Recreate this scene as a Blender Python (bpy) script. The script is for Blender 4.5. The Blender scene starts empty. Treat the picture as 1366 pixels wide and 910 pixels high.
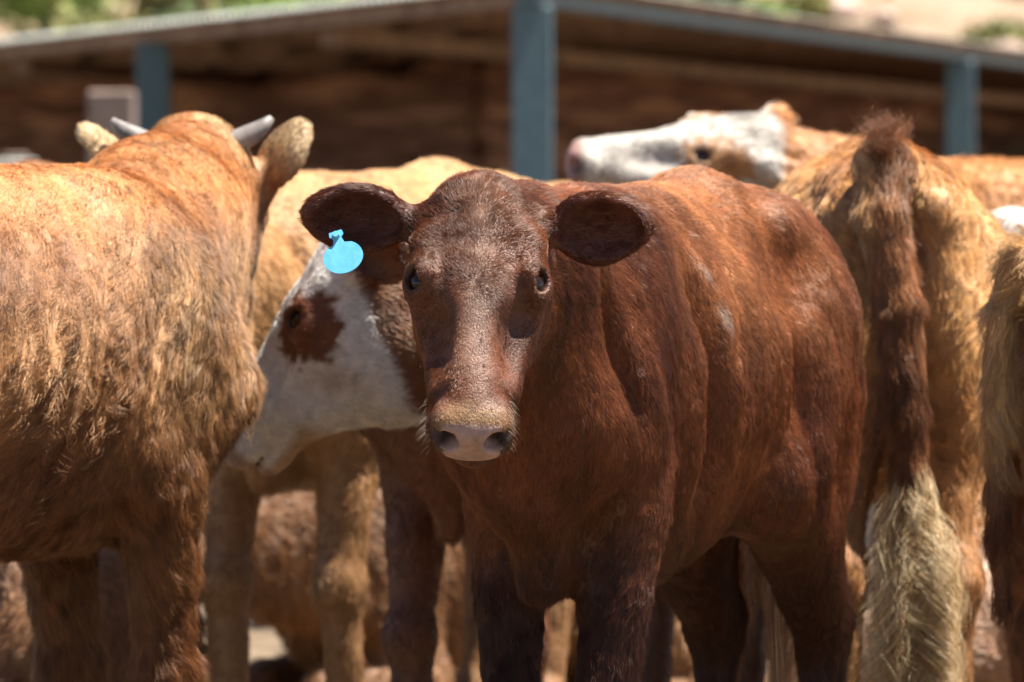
import bpy, bmesh, math, random, time
import numpy as np
from mathutils import Vector, Matrix
from mathutils.kdtree import KDTree
T0 = time.time()
random.seed(7)
R = math.radians
sc = bpy.context.scene

# ------------------------------------------------------------------ camera
CAMZ = 1.07
cam_d = bpy.data.cameras.new('camera')
cam = bpy.data.objects.new('camera', cam_d)
sc.collection.objects.link(cam)
sc.camera = cam
cam.location = (0, 0, CAMZ)
cam.rotation_euler = (R(90 - 1.33), 0, 0)
cam_d.sensor_width = 36
cam_d.lens = 210
cam_d.clip_start = 0.5
cam_d.clip_end = 2000
cam_d.dof.use_dof = True
cam_d.dof.focus_distance = 7.72
cam_d.dof.aperture_fstop = 8.0
cam_d.dof.aperture_blades = 0

# ------------------------------------------------------------------ light
SUN = Vector((0.37, -0.03, 0.93)).normalized()      # towards the sun
elev = math.asin(SUN.z)
w = bpy.data.worlds.new('World'); sc.world = w; w.use_nodes = True
wn = w.node_tree.nodes; wl = w.node_tree.links
bg = wn.get('Background') or wn.new('ShaderNodeBackground')
sky = wn.new('ShaderNodeTexSky'); sky.sky_type = 'NISHITA'; sky.sun_disc = False
sky.sun_elevation = elev
sky.sun_rotation = math.atan2(SUN.x, SUN.y)
sky.air_density = 1.0; sky.dust_density = 0.3; sky.altitude = 1800
wl.new(sky.outputs[0], bg.inputs[0]); bg.inputs[1].default_value = 0.05
sun_d = bpy.data.lights.new('sun', 'SUN'); sun_d.energy = 5.0; sun_d.angle = R(0.53)
sun_d.color = (1.0, 0.955, 0.88)
sun_o = bpy.data.objects.new('sun', sun_d); sc.collection.objects.link(sun_o)
sun_o.rotation_euler = SUN.to_track_quat('Z', 'Y').to_euler()
sun_o.location = (0, 0, 20)
vs = sc.view_settings
vs.view_transform = 'Standard'; vs.look = 'None'; vs.gamma = 1.0; vs.exposure = 1.8
vs.use_curve_mapping = False
cy = sc.cycles
cy.max_bounces = 7; cy.diffuse_bounces = 2; cy.glossy_bounces = 3; cy.transmission_bounces = 2
cy.transparent_max_bounces = 6
cy.caustics_reflective = False; cy.caustics_refractive = False
cy.sample_clamp_indirect = 4.0
cy.use_adaptive_sampling = True; cy.adaptive_threshold = 0.006
cy.use_denoising = True
try:
    cy.denoiser = 'OPENIMAGEDENOISE'; cy.denoising_input_passes = 'RGB_ALBEDO_NORMAL'
except Exception: pass
sc.render.hair_type = 'STRIP'

def wx(px, D): return (px - 683) * D / 7968.0
def wz(py, D): return CAMZ - (py - 270) * D / 7968.0

# ------------------------------------------------------------------ numpy noise
def _hash(ix, iy, iz, seed):
    h = (ix * 374761393 + iy * 668265263 + iz * 2147483647 + seed * 1274126177).astype(np.int64) & 0xffffffff
    h = ((h ^ (h >> 13)) * 1274126177) & 0xffffffff
    h = ((h ^ (h >> 15)) * 2246822519) & 0xffffffff
    return ((h ^ (h >> 16)) & 0xffffff).astype(np.float32) / float(0xffffff)
def vnoise(P, scale=1.0, seed=0):
    """value noise -1..1"""
    Q = P * scale
    I = np.floor(Q).astype(np.int64); F = (Q - I).astype(np.float32)
    F = F * F * (3 - 2 * F)
    r = 0
    for dx in (0, 1):
        wxx = F[:, 0] if dx else 1 - F[:, 0]
        for dy in (0, 1):
            wyy = F[:, 1] if dy else 1 - F[:, 1]
            for dz in (0, 1):
                wzz = F[:, 2] if dz else 1 - F[:, 2]
                r = r + wxx * wyy * wzz * _hash(I[:, 0] + dx, I[:, 1] + dy, I[:, 2] + dz, seed)
    return r * 2 - 1
def fbm(P, scale=1.0, seed=0, oct=3):
    a, s, t = 0, 1.0, 0
    for i in range(oct):
        a = a + s * vnoise(P, scale * 2 ** i, seed + 17 * i); t += s; s *= 0.5
    return a / t
def vecnoise(P, scale, seed):
    return np.stack([vnoise(P, scale, seed + i * 31) for i in range(3)], 1)
def sstep(a, b, x):
    t = np.clip((x - a) / (b - a), 0, 1); return t * t * (3 - 2 * t)
def mix(a, b, t):
    return a + (b - a) * t[:, None]
def nrm(v): return v / (np.linalg.norm(v, axis=-1, keepdims=True) + 1e-9)
V = lambda *a: np.array(a, dtype=np.float64)

# ------------------------------------------------------------------ distance-field sculpting
class Sculpt:
    def __init__(s): s.p = []
    def rc(s, a, b, ra, rb, k=.04, op=1, flow=None, ln=1.0, sq=None):
        a = V(*a); b = V(*b)
        if flow is None: flow = b - a
        c = (a + b) / 2; rad = np.linalg.norm(b - a) / 2 + max(ra, rb)
        s.p.append(dict(t='rc', a=a, b=b, ra=ra, rb=rb, k=k, op=op, flow=np.array(flow, float), ln=ln, c=c, R=rad))
    def el(s, c, r, M=None, k=.04, op=1, flow=(-1, 0, -.7), ln=1.0):
        c = V(*c); M = np.eye(3) if M is None else np.array(M, float)   # rows of M = axes
        s.p.append(dict(t='el', c=c, r=V(*r), M=M, k=k, op=op, flow=np.array(flow, float), ln=ln, R=max(r)))
    def prim(s, p, P):
        if p['t'] == 'rc':
            ba = p['b'] - p['a']; pa = P - p['a']
            t = np.clip(pa @ ba / (ba @ ba + 1e-12), 0, 1)
            return np.linalg.norm(pa - t[:, None] * ba, axis=1) - (p['ra'] + (p['rb'] - p['ra']) * t)
        q = (P - p['c']) @ p['M'].T
        k0 = np.linalg.norm(q / p['r'], axis=1); k1 = np.linalg.norm(q / p['r'] ** 2, axis=1) + 1e-9
        return k0 * (k0 - 1) / k1
    def field(s, P, margin=.06):
        d = np.full(len(P), 1.0)
        for p in s.p:
            m = np.nonzero(((P - p['c']) ** 2).sum(1) < (p['R'] + p['k'] + margin) ** 2)[0]
            if not len(m): continue
            di = s.prim(p, P[m]); k = p['k']; dm = d[m]
            if p['op'] == 1:
                h = np.maximum(k - np.abs(dm - di), 0) / k
                d[m] = np.minimum(dm, di) - h * h * k / 4
            else:
                di = -di; h = np.maximum(k - np.abs(dm - di), 0) / k
                d[m] = np.maximum(dm, di) + h * h * k / 4
        return d
    def attrs(s, P, soft=.022):
        """blended flow and hair length"""
        F = np.zeros((len(P), 3)); L = np.zeros(len(P)); W = np.zeros(len(P)) + 1e-9
        for p in s.p:
            if p['op'] != 1: continue
            m = np.nonzero(((P - p['c']) ** 2).sum(1) < (p['R'] + .12) ** 2)[0]
            if not len(m): continue
            di = s.prim(p, P[m])
            wgt = np.exp(-np.clip(di, -.02, 1) / soft)
            f = p['flow'] / (np.linalg.norm(p['flow']) + 1e-9)
            F[m] += wgt[:, None] * f; L[m] += wgt * p['ln']; W[m] += wgt
        return F / W[:, None], L / W
    def grad(s, P, e=.0015):
        d0 = s.field(P); g = np.empty_like(P)
        for i in range(3):
            o = np.zeros(3); o[i] = e
            g[:, i] = (s.field(P + o) - d0) / e
        return d0, g
    def mesh(s, vox=.008, sub=0, newton=2, zmin=None):
        lo = np.min([p['c'] - p['R'] for p in s.p if p['op'] == 1], 0) - .03
        hi = np.max([p['c'] + p['R'] for p in s.p if p['op'] == 1], 0) + .03
        B = 6
        nb = np.ceil((hi - lo) / (vox * B)).astype(int)
        N = nb * B + 1
        bc = np.stack(np.meshgrid(*[np.arange(n) for n in nb], indexing='ij'), -1).reshape(-1, 3)
        C = lo + (bc + .5) * vox * B
        dc = s.field(C, margin=.16)
        G = np.full(N, 1.0, np.float32)
        G[:-1, :-1, :-1] = np.repeat(np.repeat(np.repeat(dc.reshape(nb), B, 0), B, 1), B, 2)
        act = bc[np.abs(dc) < vox * B * .87 + .03]
        off = np.stack(np.meshgrid(*[np.arange(B + 1)] * 3, indexing='ij'), -1).reshape(-1, 3)
        for i in range(0, len(act), 1500):
            idx = (act[i:i + 1500, None, :] * B + off[None]).reshape(-1, 3)
            G[idx[:, 0], idx[:, 1], idx[:, 2]] = s.field(lo + idx * vox, margin=.05)
        Sg = G < 0
        n = Sg[:-1, :-1, :-1].astype(np.int8)
        cnt = np.zeros_like(n)
        for dx in (0, 1):
            for dy in (0, 1):
                for dz in (0, 1):
                    cnt += Sg[dx:N[0] - 1 + dx, dy:N[1] - 1 + dy, dz:N[2] - 1 + dz]
        cells = np.argwhere((cnt > 0) & (cnt < 8))
        vid = np.full(N - 1, -1, np.int64); vid[tuple(cells.T)] = np.arange(len(cells))
        acc = np.zeros((len(cells), 3)); num = np.zeros(len(cells))
        corners = [(x, y, z) for x in (0, 1) for y in (0, 1) for z in (0, 1)]
        val = {c: G[cells[:, 0] + c[0], cells[:, 1] + c[1], cells[:, 2] + c[2]].astype(float) for c in corners}
        for a in corners:
            for ax in range(3):
                if a[ax]: continue
                b = list(a); b[ax] = 1; b = tuple(b)
                va, vb = val[a], val[b]
                m = (va < 0) != (vb < 0)
                t = np.where(m, va / (va - vb + (va == vb)), 0)
                acc[m] += np.array(a) ; acc[m, ax] += t[m]; num[m] += 1
        P = lo + (cells + acc / num[:, None]) * vox
        Q = []
        for ax in range(3):
            sl0 = [slice(None)] * 3; sl1 = [slice(None)] * 3
            sl0[ax] = slice(0, -1); sl1[ax] = slice(1, None)
            A, Bs = Sg[tuple(sl0)], Sg[tuple(sl1)]
            e = np.argwhere(A != Bs)
            o1, o2 = [(1, 2), (2, 0), (0, 1)][ax]
            ok = (e[:, o1] > 0) & (e[:, o2] > 0) & (e[:, o1] < N[o1] - 1) & (e[:, o2] < N[o2] - 1)
            e = e[ok]
            flip = A[tuple(e.T)]
            def cid(d1, d2):
                c = e.copy(); c[:, o1] -= d1; c[:, o2] -= d2
                return vid[tuple(c.T)]
            q = np.stack([cid(1, 1), cid(0, 1), cid(0, 0), cid(1, 0)], 1)
            q[~flip] = q[~flip][:, ::-1]
            Q.append(q)
        Q = np.concatenate(Q)
        Q = Q[(Q >= 0).all(1)]
        for it in range(newton):
            d, g = s.grad(P); gl = np.maximum((g ** 2).sum(1), .3)
            P = P - np.clip(d / gl, -.004, .004)[:, None] * g
        for k in range(sub):
            P, Q = subdiv(P, Q)
            P = relax(P, Q, .5)
            d, g = s.grad(P); gl = np.maximum((g ** 2).sum(1), .3)
            P = P - np.clip(d / gl, -.003, .003)[:, None] * g
        # keep the largest piece only
        return P, Q
def relax(P, Q, f):
    acc = np.zeros_like(P); n = np.zeros(len(P))
    for i in range(4):
        a, b = Q[:, i], Q[:, (i + 1) % 4]
        np.add.at(acc, a, P[b]); np.add.at(n, a, 1)
        np.add.at(acc, b, P[a]); np.add.at(n, b, 1)
    n = np.maximum(n, 1)
    return P + (acc / n[:, None] - P) * f
def subdiv(P, Q):
    E = np.concatenate([np.stack([Q[:, i], Q[:, (i + 1) % 4]], 1) for i in range(4)])
    Es = np.sort(E, 1)
    key = Es[:, 0] * (len(P) + 1) + Es[:, 1]
    u, ix, inv = np.unique(key, return_index=True, return_inverse=True)
    mid = (P[Es[ix, 0]] + P[Es[ix, 1]]) / 2
    cen = P[Q].mean(1)
    n0 = len(P); n1 = n0 + len(mid); nq = len(Q)
    inv = inv.reshape(4, nq).T + n0
    c = np.arange(nq) + n1
    out = [np.stack([Q[:, i], inv[:, i], c, inv[:, (i + 3) % 4]], 1) for i in range(4)]
    return np.concatenate([P, mid, cen]), np.concatenate(out)
def vnormals(P, Q):
    a, b, c, d = (P[Q[:, i]] for i in range(4))
    n = np.cross(c - a, d - b)
    N = np.zeros_like(P)
    for i in range(4): np.add.at(N, Q[:, i], n)
    return nrm(N)

# ------------------------------------------------------------------ blender helpers
def link(o, parent=None):
    sc.collection.objects.link(o)
    if parent is not None: o.parent = parent
    return o
def mesh_obj(name, P, Q, mat=None, parent=None, smooth=True, col=None):
    me = bpy.data.meshes.new(name)
    P = np.asarray(P, np.float32)
    if isinstance(Q, np.ndarray) and Q.shape[1] == 4 or (isinstance(Q, np.ndarray) and Q.shape[1] == 3):
        k = Q.shape[1]
        me.vertices.add(len(P)); me.vertices.foreach_set('co', P.ravel())
        me.loops.add(len(Q) * k); me.loops.foreach_set('vertex_index', Q.ravel().astype(np.int32))
        me.polygons.add(len(Q)); me.polygons.foreach_set('loop_start', np.arange(0, len(Q) * k, k, dtype=np.int32))
        me.update(calc_edges=True)
    else:
        me.from_pydata(P.tolist(), [], Q); me.update()
    me.validate()
    if smooth: me.polygons.foreach_set('use_smooth', [True] * len(me.polygons))
    if col is not None:
        at = me.attributes.new('col', 'FLOAT_COLOR', 'POINT')
        c4 = np.ones((len(P), 4), np.float32); c4[:, :3] = col
        at.data.foreach_set('color', c4.ravel())
    if mat: me.materials.append(mat)
    return link(bpy.data.objects.new(name, me), parent)
def bm_obj(name, bm, mat=None, parent=None, smooth=False):
    me = bpy.data.meshes.new(name); bm.to_mesh(me); bm.free()
    if smooth:
        for p in me.polygons: p.use_smooth = True
    if mat: me.materials.append(mat)
    return link(bpy.data.objects.new(name, me), parent)
def tag(o, label=None, cat=None, group=None, kind=None):
    if label: o['label'] = label
    if cat: o['category'] = cat
    if group: o['group'] = group
    if kind: o['kind'] = kind
    return o
def material(name):
    m = bpy.data.materials.new(name); m.use_nodes = True
    nt = m.node_tree
    b = nt.nodes.get('Principled BSDF')
    return m, nt, b
def nd(nt, t, **kw):
    n = nt.nodes.new(t)
    for k, v in kw.items(): setattr(n, k, v)
    return n
def noise_mat(name, c1, c2, scale=5, rough=.8, bump=.3, bscale=30, stretch=(1, 1, 1), metallic=0, c3=None, bdist=.01, spec=.3):
    m, nt, b = material(name)
    tc = nd(nt, 'ShaderNodeTexCoord'); mp = nd(nt, 'ShaderNodeMapping'); mp.inputs['Scale'].default_value = stretch
    nt.links.new(tc.outputs['Object'], mp.inputs[0])
    n = nd(nt, 'ShaderNodeTexNoise'); n.inputs['Scale'].default_value = scale; n.inputs['Detail'].default_value = 7; n.inputs['Roughness'].default_value = .65
    nt.links.new(mp.outputs[0], n.inputs['Vector'])
    r = nd(nt, 'ShaderNodeValToRGB'); e = r.color_ramp.elements
    e[0].position = .35; e[0].color = (*c1, 1); e[1].position = .65; e[1].color = (*c2, 1)
    if c3: x = r.color_ramp.elements.new(.5); x.color = (*c3, 1)
    nt.links.new(n.outputs['Fac'], r.inputs[0]); nt.links.new(r.outputs[0], b.inputs['Base Color'])
    b.inputs['Roughness'].default_value = rough; b.inputs['Metallic'].default_value = metallic
    b.inputs['Specular IOR Level'].default_value = spec
    n2 = nd(nt, 'ShaderNodeTexNoise'); n2.inputs['Scale'].default_value = bscale; n2.inputs['Detail'].default_value = 5
    nt.links.new(mp.outputs[0], n2.inputs['Vector'])
    bp = nd(nt, 'ShaderNodeBump'); bp.inputs['Strength'].default_value = bump; bp.inputs['Distance'].default_value = bdist
    nt.links.new(n2.outputs['Fac'], bp.inputs['Height']); nt.links.new(bp.outputs[0], b.inputs['Normal'])
    return m

# hide (skin under the coat) and fur
def hide_material():
    m, nt, b = material('hide')
    a = nd(nt, 'ShaderNodeAttribute'); a.attribute_name = 'col'
    tc = nd(nt, 'ShaderNodeTexCoord')
    n = nd(nt, 'ShaderNodeTexNoise'); n.inputs['Scale'].default_value = 60; n.inputs['Detail'].default_value = 6
    nt.links.new(tc.outputs['Object'], n.inputs['Vector'])
    mx = nd(nt, 'ShaderNodeMixRGB', blend_type='OVERLAY'); mx.inputs[0].default_value = .5
    nt.links.new(a.outputs['Color'], mx.inputs[1]); nt.links.new(n.outputs['Fac'], mx.inputs[2])
    nt.links.new(mx.outputs[0], b.inputs['Base Color'])
    b.inputs['Roughness'].default_value = .5; b.inputs['Specular IOR Level'].default_value = .35
    bp = nd(nt, 'ShaderNodeBump'); bp.inputs['Strength'].default_value = .8; bp.inputs['Distance'].default_value = .002
    n2 = nd(nt, 'ShaderNodeTexNoise'); n2.inputs['Scale'].default_value = 320; n2.inputs['Detail'].default_value = 4
    nt.links.new(tc.outputs['Object'], n2.inputs['Vector'])
    nt.links.new(n2.outputs['Fac'], bp.inputs['Height']); nt.links.new(bp.outputs[0], b.inputs['Normal'])
    return m
def fur_material():
    m = bpy.data.materials.new('fur'); m.use_nodes = True; nt = m.node_tree
    for n in list(nt.nodes): nt.nodes.remove(n)
    out = nd(nt, 'ShaderNodeOutputMaterial')
    a = nd(nt, 'ShaderNodeAttribute'); a.attribute_name = 'col'
    hp = nd(nt, 'ShaderNodeBsdfHairPrincipled'); hp.parametrization = 'COLOR'; nt.links.new(a.outputs['Color'], hp.inputs['Color'])
    hp.inputs['Roughness'].default_value = .18; hp.inputs['Radial Roughness'].default_value = .4
    p = nd(nt, 'ShaderNodeBsdfPrincipled'); nt.links.new(a.outputs['Color'], p.inputs['Base Color'])
    p.inputs['Roughness'].default_value = .36; p.inputs['Specular IOR Level'].default_value = .16
    mx = nd(nt, 'ShaderNodeMixShader'); mx.inputs[0].default_value = .16
    nt.links.new(p.outputs[0], mx.inputs[1]); nt.links.new(hp.outputs[0], mx.inputs[2]); nt.links.new(mx.outputs[0], out.inputs['Surface'])
    return m
HIDE = hide_material(); FUR = fur_material()
m, nt, b = material('eye_gloss'); b.inputs['Base Color'].default_value = (.012, .006, .004, 1); b.inputs['Roughness'].default_value = .10
b.inputs['Specular IOR Level'].default_value = .35; EYE = m
HORN = noise_mat('horn', (.10, .085, .075), (.26, .23, .21), scale=30, rough=.5, bump=.3, bscale=90, bdist=.001)
HOOF = noise_mat('hoof', (.03, .022, .017), (.10, .07, .05), scale=40, rough=.7, bump=.3)
TAGM = noise_mat('tag_plastic', (.085, .33, .55), (.12, .42, .64), scale=60, rough=.38, bump=.15, bscale=200, bdist=.0008, spec=.5)

def strands(name, S, width, mat, parent, col):
    """S (n,k,3) points; col (n,3)"""
    n, k = S.shape[:2]
    c = bpy.data.hair_curves.new(name)
    c.add_curves([k] * n)
    c.attributes['position'].data.foreach_set('vector', S.astype(np.float32).ravel()) if 'position' in c.attributes else c.points.foreach_set('position', S.astype(np.float32).ravel())
    ra = c.attributes.get('radius') or c.attributes.new('radius', 'FLOAT', 'POINT')
    t = np.linspace(0, 1, k)
    prof = (1 - t ** 2 * .85)
    wv = np.asarray(width)
    if wv.ndim == 0: wv = np.full(n, float(wv))
    ra.data.foreach_set('value', (wv[:, None] * prof[None]).astype(np.float32).ravel())
    at = c.attributes.new('col', 'FLOAT_COLOR', 'CURVE')
    c4 = np.ones((n, 4), np.float32); c4[:, :3] = np.clip(col, .004, .95)
    at.data.foreach_set('color', c4.ravel())
    c.materials.append(mat)
    return link(bpy.data.objects.new(name, c), parent)

# ------------------------------------------------------------------ the cattle builder
class Beast:
    pass
def frame_from(d, up):
    f = nrm(V(*d)); u = V(*up); u = nrm(u - f * (u @ f)); s = np.cross(u, f)     # left side = up x forward
    return f, s, u

def cattle(name, label, loc, fwd, scale, poll, hdir, hup, coat, group=None, cat='calf',
           legs=((0, 0), (0, 0), (0, 0), (0, 0)), hs=1.0, ears=None, horns=None, vox=.014, sub=0, lying=False,
           fur=None, tail=None, hip_drop=0., girth=1., eyes=True, mouth=.0, hooves=True, thigh=0., detail=None, wid=.80, front=0., neck=1., keel=0., crease=1., tail_r=None):
    rng = np.random.default_rng(abs(hash(label)) % 1000 if False else len(label) * 13 + int(loc[1] * 100))
    f2 = nrm(V(fwd[0], fwd[1], 0)); l2 = V(-f2[1], f2[0], 0)
    Rw = np.stack([f2, l2, V(0, 0, 1)])              # rows: local axes in world
    O = V(loc[0], loc[1], loc[2] if len(loc) > 2 else 0)
    toL = lambda p: Rw @ (V(*p) - O) / scale
    dirL = lambda d: Rw @ V(*d)
    S = Sculpt()
    g = girth
    bf = (-1, 0, -.55)
    # trunk
    S.el((.22, 0, .89), (.28, .195 * g, .215), k=.08, flow=(-.7, 0, -1))
    S.el((.20, 0, .80 + keel), (.28, .13 * g, .235), k=.10, flow=(-.5, 0, -1))
    S.el((-.06, 0, .885), (.40, .245 * g, .200), k=.08, flow=(-.75, 0, -1))
    S.el((-.04, 0, .78 + keel), (.36, .155 * g, .215), k=.12, flow=(-.5, 0, -1))
    S.el((-.30, 0, .92), (.30, .185 * g, .195), k=.08, flow=(-.8, 0, -.9))
    S.rc((.30, 0, 1.04), (-.20, 0, 1.058), .075, .08, k=.06, flow=(-1, 0, -.1))
    S.rc((-.20, 0, 1.058), (-.52, 0, 1.056 - hip_drop), .08, .065, k=.06, flow=(-1, 0, -.1))
    for y in (-1, 1):
        # shoulder blade, point of shoulder
        S.rc((.24, y * .09, 1.03), (.44, y * .15, .80), .065, .080, k=.07, flow=(-.5, 0, -1))
        S.el((.33, y * .145, .86), (.115, .075, .16), k=.06, flow=(-.5, 0, -1))
        # hips, thurl, pins
        S.rc((-.27, y * .165, 1.045), (-.40, y * .13, 1.0), .045, .06, k=.06, flow=(-1, 0, -.6))
        S.rc((-.42, y * .12, 1.0), (-.58, y * .085, 1.0 - hip_drop), .07, .045, k=.06, flow=(-1, 0, -.8))
        S.el((-.44, y * .12, .84), (.175, .105 + thigh, .24), k=.07, flow=(-.3, 0, -1))
        # flank hollow
        S.el((-.20, y * .262 * g, 1.005), (.10, .065, .075), k=.05, op=-1)
        S.el((-.46, y * .205, 1.06), (.08, .06, .07), k=.05, op=-1)
    # brisket, throat
    S.rc((.47, 0, .86), (.455, 0, .70), .085, .060, k=.08, flow=(-.1, 0, -1), ln=1.1)
    S.rc((.455, 0, .72), (.43, 0, .575), .055, .022, k=.05, flow=(-.1, 0, -1), ln=1.3)
    S.rc((.36, 0, .60 + keel), (.10, 0, .61 + keel), .04, .05, k=.08, flow=(-1, 0, -.3), ln=1.2)
    # legs: FR FL HR HL  (y=-1 right, +1 left)
    feet = []
    for i, (xx, y) in enumerate(((0, -1), (0, 1), (1, -1), (1, 1))):
        dx, dy = legs[i]
        if lying:
            if xx == 0:
                S.rc((.36, y * .15, .80), (.30, y * .19, .62), .09, .075, k=.05)
                S.rc((.30, y * .19, .62), (.52, y * .17, .60), .062, .05, k=.04)
                S.rc((.52, y * .17, .60), (.33, y * .16, .585), .04, .035, k=.02)
                feet.append((V(.30, y * .16, .585), 0))
            else:
                S.rc((-.42, y * .15, .85), (-.20, y * .24, .68), .13, .10, k=.06)
                S.rc((-.20, y * .24, .68), (-.50, y * .26, .60), .08, .045, k=.04)
                S.rc((-.50, y * .26, .60), (-.24, y * .29, .575), .04, .032, k=.02)
                feet.append((V(-.20, y * .29, .575), 0))
            continue
        if xx == 0:
            el = V(.325, y * .15, .665); kn = V(.355 + dx * .5, y * .135 + dy * .5, .385)
            fe = V(.335 + dx, y * .13 + dy, .125); ho = fe + V(.045, 0, -.075)
            S.rc((.38, y * .15, .84), el, .085, .072, k=.05, flow=(0, 0, -1))
            S.rc(el, kn, .064, .038, k=.035)
            S.rc(el + V(-.035, y * .01, .05), el + (kn - el) * .42, .056, .036, k=.03)
            S.el(kn + V(.006, 0, 0), (.044, .043, .055), k=.025, flow=(0, 0, -1))
            S.rc(kn, fe, .036, .029, k=.03)
            S.rc(kn + V(-.012, 0, -.03), fe + V(-.014, 0, .02), .026, .024, k=.02)
            S.el(fe, (.038, .036, .036), k=.02, flow=(0, 0, -1))
            S.rc(fe, ho, .032, .036, k=.02)
        else:
            st = V(-.27 + dx * .2, y * .155, .69); hk = V(-.555 + dx * .6, y * .125 + dy * .5, .455)
            fe = V(-.535 + dx, y * .125 + dy, .125); ho = fe + V(.045, 0, -.075)
            S.rc((-.38, y * .12, .90), st, .13, .088, k=.07, flow=(0, 0, -1))
            S.rc((-.48, y * .12, .80), (-.47 + dx * .4, y * .125, .62), .10, .062, k=.06, flow=(-.1, 0, -1))
            S.rc(st, hk, .085, .042, k=.06)
            S.rc((-.52, y * .12, .72), hk + V(-.02, 0, .03), .06, .024, k=.05)
            S.el(hk, (.048, .036, .055), k=.03, flow=(0, 0, -1))
            S.rc(hk + V(-.02, 0, 0), fe, .036, .030, k=.03)
            S.el(fe, (.040, .036, .038), k=.02, flow=(0, 0, -1))
            S.rc(fe, ho, .032, .036, k=.02)
        feet.append((ho, 1))
    for p in S.p:                                     # narrow young cattle
        wd = wid - front * float(sstep(.05, .35, np.array(p['c'][0])))
        p['c'] = p['c'] * V(1, wd, 1)
        if p['t'] == 'el': p['r'] = p['r'] * V(1, wd, 1)
        else:
            p['a'] = p['a'] * V(1, wd, 1); p['b'] = p['b'] * V(1, wd, 1)
            if p['a'][2] > .6: p['ra'] *= .5 + wd / 2
            if p['b'][2] > .6: p['rb'] *= .5 + wd / 2
    feet = [(q * V(1, wid - front * (q[0] > 0), 1), e) for q, e in feet]
    # head
    pL = toL(poll); f, s, u = frame_from(dirL(hdir), dirL(hup))
    Hs = hs / scale
    wf = lambda a: 1 + .10 * (1 - float(sstep(.16, .32, np.array(a, float))))      # broad forehead, narrower muzzle
    H = lambda a, b_, c: pL + (f * a + s * b_ * wf(a) + u * c) * Hs
    n_head = len(S.p)
    M = np.stack([f, s, u])
    D = lambda a, b_, c: f * a + s * b_ + u * c
    h_ = Hs
    # neck
    hb = H(.06, 0, -.095); nb1 = V(.36, 0, .93); nb2 = V(.42, 0, .80)
    mid = (nb1 + hb) / 2 + V(0, 0, .015)
    back = nrm(nb1 - hb)
    S.rc(hb, mid, .078 * h_ * neck, .10 * neck, k=.05, flow=back + V(0, 0, -.5), ln=1.1)
    S.rc(mid, nb1, .10 * neck, .145 * (.4 + .6 * (wid - front) / .8), k=.08, flow=back + V(0, 0, -.5), ln=1.1)
    S.rc(H(.03, 0, -.06), V(.30, 0, 1.03), .055 * h_, .07, k=.06, flow=back + V(0, 0, -.25), ln=1.2)
    S.rc(H(.10, 0, -.15), nb2, .045 * h_, .115, k=.08, flow=back + V(0, 0, -1), ln=1.2)
    hk_ = .02 * h_
    # cranium, brow, face  (head frame: f along the face, s left, u out of the face)
    S.el(H(.072, 0, -.062), V(.092, .082, .070) * h_, M, k=.03, flow=D(-1, 0, .2), ln=.55)
    S.el(H(.012, 0, -.03), V(.040, .050, .034) * h_, M, k=.03, flow=D(-1, 0, .4), ln=1.0)
    S.el(H(.13, 0, -.05), V(.085, .076, .046) * h_, M, k=.03, flow=D(-.6, 0, .2), ln=.45)
    S.rc(H(.15, 0, -.046), H(.335, 0, -.054), .044 * h_, .034 * h_, k=.035 * h_, flow=D(1, 0, .1), ln=.4)
    S.rc(H(.13, 0, -.10), H(.31, 0, -.088), .074 * h_, .052 * h_, k=.04 * h_, flow=D(.2, 0, -1), ln=.45)
    for y in (-1, 1):
        S.el(H(.148, y * .068, -.042), V(.037, .026, .030) * h_, M, k=.018 * h_, flow=D(.2, y, -.3), ln=.3)       # orbit
        S.rc(H(.085, y * .062, -.034), H(.148, y * .066, -.016), .024 * h_, .014 * h_, k=.02 * h_, flow=D(-.7, y, .1), ln=.5)  # brow ridge
        S.el(H(.12, y * .042, -.130), V(.090, .040, .078) * h_, M, k=.03 * h_, flow=D(-.4, y, -1), ln=.6)         # cheek
        S.rc(H(.09, y * .042, -.178), H(.30, y * .024, -.118), .040 * h_, .026 * h_, k=.03 * h_, flow=D(-.2, 0, -1), ln=.7)  # jaw
        S.rc(H(.18, y * .056, -.072), H(.31, y * .040, -.072), .024 * h_, .020 * h_, k=.025 * h_, flow=D(.5, y, -1), ln=.4)   # cheek bone
        S.el(H(.248, y * .064, -.030), V(.052, .026, .032) * h_, M, k=.03 * h_, op=-1)                            # hollow beside the nose
        S.el(H(.368, y * .033, -.068), V(.038, .026, .034) * h_, M, k=.012 * h_, flow=D(.5, y, -.6), ln=.4)       # nostril wing
    S.el(H(.370, 0, -.058), V(.038, .046, .034) * h_, M, k=.02 * h_, flow=D(1, 0, 0), ln=.3)
    S.el(H(.372, 0, -.088), V(.036, .046, .022) * h_, M, k=.02 * h_, flow=D(.3, 0, -1), ln=.35)                # upper lip
    S.el(H(.350, 0, -.126 - mouth), V(.044, .038, .024) * h_, M, k=.015 * h_, flow=D(.3, 0, -1), ln=.5)       # chin
    S.el(H(.392, 0, -.110), V(.034, .05, .0032) * h_, M, k=.006 * h_, op=-1)                                     # mouth line
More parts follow.
